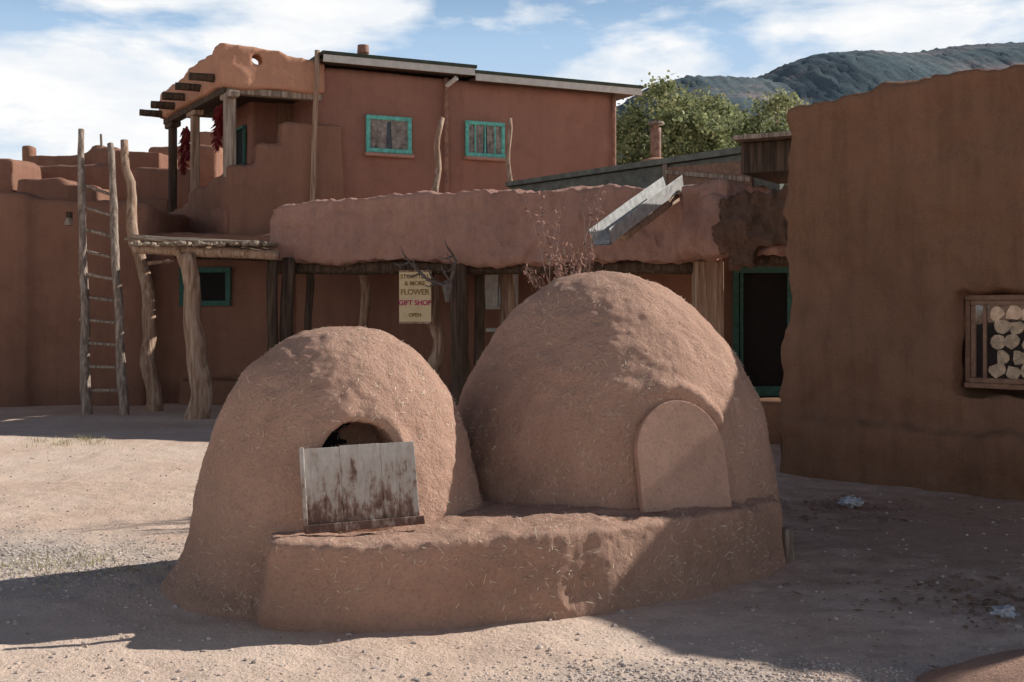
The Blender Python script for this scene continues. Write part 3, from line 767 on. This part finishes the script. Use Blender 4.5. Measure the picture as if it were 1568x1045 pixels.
lm = empty("wall_lamp")
tube("lamp_base", [(px(108, 19.2), 19.15, 3.08), (px(108, 19.2), 19.15, 3.2)], [.05, .05], M_wooddk, lm, 10)
tube("lamp_hood", [(px(108, 19.2), 19.12, 2.98), (px(108, 19.2), 19.12, 3.10)], [.075, .045], M_woodgr, lm, 12)

# ------------------------------------------------------------------ shed roof behind the porch
sh = empty("roof_shed")
s0 = Vector((-.05, 20.3, 0)); s1 = Vector((3.85, 16.9, 0)); sdn = (s1 - s0).normalized(); sn = Vector((-sdn.y, sdn.x, 0))
v, f = strip((s0.x, s0.y), (s1.x, s1.y), .12, 2.9, 3.72, 3.92); mesh("siding", v, f, M_greyroof, sh)
v, f = strip((s0.x - sn.x * .1, s0.y - sn.y * .1), (s1.x - sn.x * .1, s1.y - sn.y * .1), 2.2, 3.725, 3.80, 4.03, 3.93); mesh("roof", v, f, M_greyroof, sh)
box("brown_siding", (s0 + sdn * 4.0 - sn * .03) + Z * 3.45, sdn, sn, Z, 1.5, .05, .7, M_brown, sh)
box("trim_board", (s0 + sdn * 3.25 - sn * .06) + Z * 3.5, sdn, sn, Z, .07, .05, .7, M_woodgr, sh)
box("trim_board", (s0 + sdn * 4.0 - sn * .07) + Z * 3.62, (sdn + Vector((0, 0, -.15))), sn, Z, 1.5, .05, .07, M_woodgr, sh)
box("canopy", (3.95, 15.6, 3.84), (1, -.6, 0), (.6, 1, 0), (0, 0, 1), 1.5, 1.8, .06, M_woodgr, sh)
box("canopy_shade", (3.95, 15.75, 3.6), (1, -.6, 0), (.6, 1, 0), (0, 0, 1), 1.3, 1.5, .40, M_wooddk, sh)
ch = empty("chimney_pipe")
x, y = px(1004, 19.5), 19.5
v, f = lathe(x, y, smoothprof([(.36, 3.8), (.28, 4.05), (.13, 4.12)]), 18); mesh("base", v, f, M_orange, ch, True)
tube("pipe", [(x, y, 4.05), (x, y, 4.62)], [.09, .09], M_rust, ch, 14); tube("cap", [(x, y, 4.68), (x, y, 4.72)], [.15, .13], M_woodgr, ch, 14)
tube("cap_stem", [(x, y, 4.6), (x, y, 4.70)], [.05, .05], M_rust, ch, 8)

# ------------------------------------------------------------------ dead shrub behind the ovens
random.seed(21)
V, F = [], []; LV, LF = [], []
def twig(p, d, r, l, lv):
    q = p + d * l
    v_, f_ = tube_raw([p, p.lerp(q, .5) + Vector((random.uniform(-1, 1), random.uniform(-1, 1), 0)) * l * .08, q], [r, r * .8, r * .6], 5, 0, 0, 1)
    o = len(V); V.extend(v_); F.extend([[i + o for i in ff] for ff in f_])
    if lv < 3:
        for _ in range(6):
            c_ = p.lerp(q, random.random()) + Vector((random.gauss(0, .018), random.gauss(0, .018), random.gauss(0, .018)))
            d1 = Vector((random.gauss(0, 1), random.gauss(0, 1), random.gauss(0, 1))).normalized(); d2 = d1.orthogonal().normalized()
            if random.random() < (.95 if c_.z < 2.15 else .4):
                o = len(LV); s_ = random.uniform(.008, .02)
                LV.extend([c_ - d1 * s_ * 1.5, c_ + d2 * s_ * .6, c_ + d1 * s_ * 1.5, c_ - d2 * s_ * .6]); LF.append([o, o + 1, o + 2, o + 3])
    if lv > 0:
        for _ in range(random.choice((2, 2, 3))):
            nd = Vector((d.x + random.gauss(-.005, .13), d.y + random.gauss(0, .13), max(.6, d.z))).normalized()
            twig(q, nd, r * .66, l * random.uniform(.6, .78), lv - 1)
for (x, y, h) in ((.44, 10.3, .96), (.48, 10.2, .82), (.40, 10.35, .78), (.55, 10.4, .74)):
    twig(Vector((x, y, 0)), Vector((random.gauss(0, .02), 0, 1)).normalized(), .013, h, 4)
db = empty("dead_shrub"); mesh("branches", V, F, M_twig, db); mesh("leaves", LV, LF, M_leafdry, db)

# ------------------------------------------------------------------ trees
def leafmat(name, col):
    m, t, b = nt(name); n = ns(t, coord(t), 1.5, 3); c = ramp(t, n, [(.3, sc(col, .6)), (.7, sc(col, 1.35))])
    t.links.new(c, b.inputs["Base Color"]); b.inputs["Roughness"].default_value = .7
    tr = N(t, "ShaderNodeBsdfTranslucent"); t.links.new(c, tr.inputs[0]); ms = N(t, "ShaderNodeMixShader"); ms.inputs[0].default_value = .4
    t.links.new(b.outputs[0], ms.inputs[1]); t.links.new(tr.outputs[0], ms.inputs[2]); t.links.new(ms.outputs[0], t.nodes["Material Output"].inputs[0]); return m
ML = [leafmat("leaf_dark", (.17, .19, .085)), leafmat("leaf_mid", (.28, .31, .15)), leafmat("leaf_yellow", (.42, .42, .22))]
def tree(x, y, h, w_, nclump, nleaf, seed, ls=.14, basez=0):
    random.seed(seed); T = empty("cottonwood_tree")
    tr = [tube_raw([(x, y, basez), (x + .2, y, h * .25), (x, y, h * .5), (x + .1, y, h * .8)], [h * .035, h * .028, h * .018, h * .006], 10, .2, seed, 6)]
    V, F, MI = [], [], []
    for k in range(nclump):
        while True:
            p = Vector((random.uniform(-1, 1), random.uniform(-1, 1), random.uniform(-1, 1)))
            if .35 < p.length < 1: break
        c_ = Vector((x + p.x * w_ / 2 * (1 - .2 * max(0, p.z)), y + p.y * w_ / 2, h * .60 + p.z * h * .40))
        if k < 26:
            s_ = Vector((x, y, h * random.uniform(.2, .55))); tr.append(tube_raw([s_, s_.lerp(c_, .5) + Vector((0, 0, .3)), c_], [h * .014, h * .008, h * .003], 6, .1, k, 3))
        r = random.uniform(.35, .8) * w_ / 7
        tone = random.random() * .6 + max(0, p.z) * .4
        for _ in range(nleaf):
            q = c_ + Vector((random.gauss(0, r * .6), random.gauss(0, r * .6), random.gauss(0, r * .5)))
            d1 = Vector((random.gauss(0, 1), random.gauss(0, 1), random.gauss(0, .7))).normalized(); d2 = d1.orthogonal().normalized()
            d2 = (Matrix.Rotation(random.uniform(0, 6.28), 3, d1) @ d2); s_ = ls * random.uniform(.6, 1.3)
            o = len(V); V += [q - d1 * s_ * .6, q + d2 * s_ * .45, q + d1 * s_ * .6, q - d2 * s_ * .45]; F.append([o, o + 1, o + 2, o + 3])
            z_ = tone + random.uniform(-.3, .3); MI.append(0 if z_ < .35 else (1 if z_ < .75 else 2))
    v, f = join_raw(tr); mesh("trunk", v, f, M_wood, T, True); mesh("crown", V, F, None, T, False, ML, MI)
tree(5.7, 44, 10.0, 5.2, 250, 120, 1); tree(8.0, 50, 10.6, 5.6, 230, 110, 2)
tree(10.6, 47, 10.1, 5.0, 210, 110, 3); tree(13.0, 56, 11.6, 5, 140, 100, 5); tree(10.0, 55, 11.2, 5.0, 160, 100, 6)

# ------------------------------------------------------------------ mountains
tab = [(-2500, 60), (-900, 90), (0, 200), (100, 270), (200, 335), (256, 352), (300, 352), (340, 350), (366, 349), (406, 370), (450, 386), (506, 392), (560, 388), (600, 389), (676, 400), (784, 405), (1000, 420), (1600, 300), (3500, 150)]
def rz(x):
    for i in range(len(tab) - 1):
        if tab[i][0] <= x <= tab[i + 1][0]:
            u = (x - tab[i][0]) / (tab[i + 1][0] - tab[i][0]); return tab[i][1] * (1 - u) + tab[i + 1][1] * u
    return 60
V = []; xs = [-2500 + i * 50 for i in range(50)] + [0 + i * 4 for i in range(300)] + [1200 + i * 50 for i in range(46)]; ys = [700 + i * 25 for i in range(45)] + [1850 + i * 100 for i in range(8)]
for y in ys:
    u = min(1, (y - 700) / 1100)
    for x in xs:
        k = u * u * (3 - 2 * u) * .75 + u * .25
        if y > 1800: k = 1 - (y - 1800) / 900
        p = Vector((x * .004, y * .004, 0)); ridg = (1 - abs(noise.noise(p * 1.2))) * .5 + noise.noise(p * 3) * .2
        jag = noise.noise(Vector((x * .09, y * .05, 3))) * 4 + noise.noise(Vector((x * .2, y * .1, 3))) * 4
        z = rz(x) * max(0, k) * (1 + (ridg - .6) * .15 * (1 - u)) + jag * k * .8
        V.append((x, y, z - 2))
nx = len(xs); F = [[j * nx + i, j * nx + i + 1, (j + 1) * nx + i + 1, (j + 1) * nx + i] for j in range(len(ys) - 1) for i in range(nx - 1)]
m, t, b = nt("forested_hillside"); v = coord(t, (.01, .01, .01))
c = ramp(t, ns(t, v, .8, 5, .6), [(.42, (.10, .135, .10)), (.53, (.15, .165, .12)), (.62, (.36, .26, .20))])
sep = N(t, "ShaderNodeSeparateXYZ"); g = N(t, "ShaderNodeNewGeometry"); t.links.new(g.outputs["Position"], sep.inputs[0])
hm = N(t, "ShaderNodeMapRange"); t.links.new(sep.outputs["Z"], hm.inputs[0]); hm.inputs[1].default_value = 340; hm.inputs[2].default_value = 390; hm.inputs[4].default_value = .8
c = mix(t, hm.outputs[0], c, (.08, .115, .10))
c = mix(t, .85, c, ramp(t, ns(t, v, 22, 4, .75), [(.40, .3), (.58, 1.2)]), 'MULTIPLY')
c = mix(t, .24, c, (.34, .42, .56))  # bluish distance haze painted into the hillside base colour
t.links.new(c, b.inputs["Base Color"]); b.inputs["Specular IOR Level"].default_value = 0
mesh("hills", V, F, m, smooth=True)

# ------------------------------------------------------------------ litter, grass
random.seed(11)
V, F = [], []
def leafbit(x, y, s_):
    a_ = random.uniform(0, 6.28); d1 = Vector((math.cos(a_), math.sin(a_), random.uniform(-.3, .3))) * s_; d2 = Vector((-math.sin(a_), math.cos(a_), random.uniform(-.4, .4))) * s_ * .5
    c_ = Vector((x, y, gh(x, y) + .012)); o = len(V); V.extend([c_ - d1, c_ + d2, c_ + d1, c_ - d2]); F.append([o, o + 1, o + 2, o + 3])
for _ in range(420): leafbit(random.gauss(2.75, .35), random.gauss(6.6, .28), random.uniform(.01, .035))
for _ in range(220): leafbit(random.gauss(2.6, .45), random.gauss(9.6, .3), random.uniform(.012, .04))
for _ in range(380): leafbit(random.uniform(1.2, 3.6), random.uniform(5.3, 9.8), random.uniform(.006, .022))
for _ in range(160): leafbit(random.uniform(-4, .5), random.uniform(5, 6), random.uniform(.004, .012))
mesh("leaf_litter", V, F, M_litter)
M_paper = plain("crumpled_plastic", (.5, .5, .52), .35, .6, 25, 0, .6)
for (x, y, s_) in ((2.82, 9.75, .06), (2.62, 6.25, .045)):
    bm = bmesh.new(); bmesh.ops.create_icosphere(bm, subdivisions=3, radius=s_)
    for v_ in bm.verts: v_.co *= 1 + .9 * noise.noise(v_.co * 40 + Vector((x, 0, 0))); v_.co.z *= .6; v_.co.x *= 1.4
    me = D.meshes.new("plastic_litter"); bm.to_mesh(me); bm.free(); me.materials.append(M_paper); o = link(D.objects.new("plastic_litter", me)); o.location = (x, y, .03)
V, F = [], []
def tuft(x, y, n_, h_):
    for _ in range(n_):
        a_ = random.uniform(0, 6.28); bx, by = x + random.gauss(0, .06), y + random.gauss(0, .06); l = random.uniform(.4, 1) * h_
        d = Vector((math.cos(a_) * .5, math.sin(a_) * .5, 1)).normalized() * l; s_ = Vector((-math.sin(a_), math.cos(a_), 0)) * .003
        c_ = Vector((bx, by, gh(bx, by))); o = len(V); V.extend([c_ - s_, c_ + s_, c_ + d]); F.append([o, o + 1, o + 2])
for _ in range(110): tuft(random.gauss(-2.9, .5), random.gauss(7.35, .25), 10, .035)
for _ in range(22): tuft(random.gauss(-5.4, .3), random.gauss(14.3, .2), 14, .09)
mesh("dry_grass", V, F, M_grass)
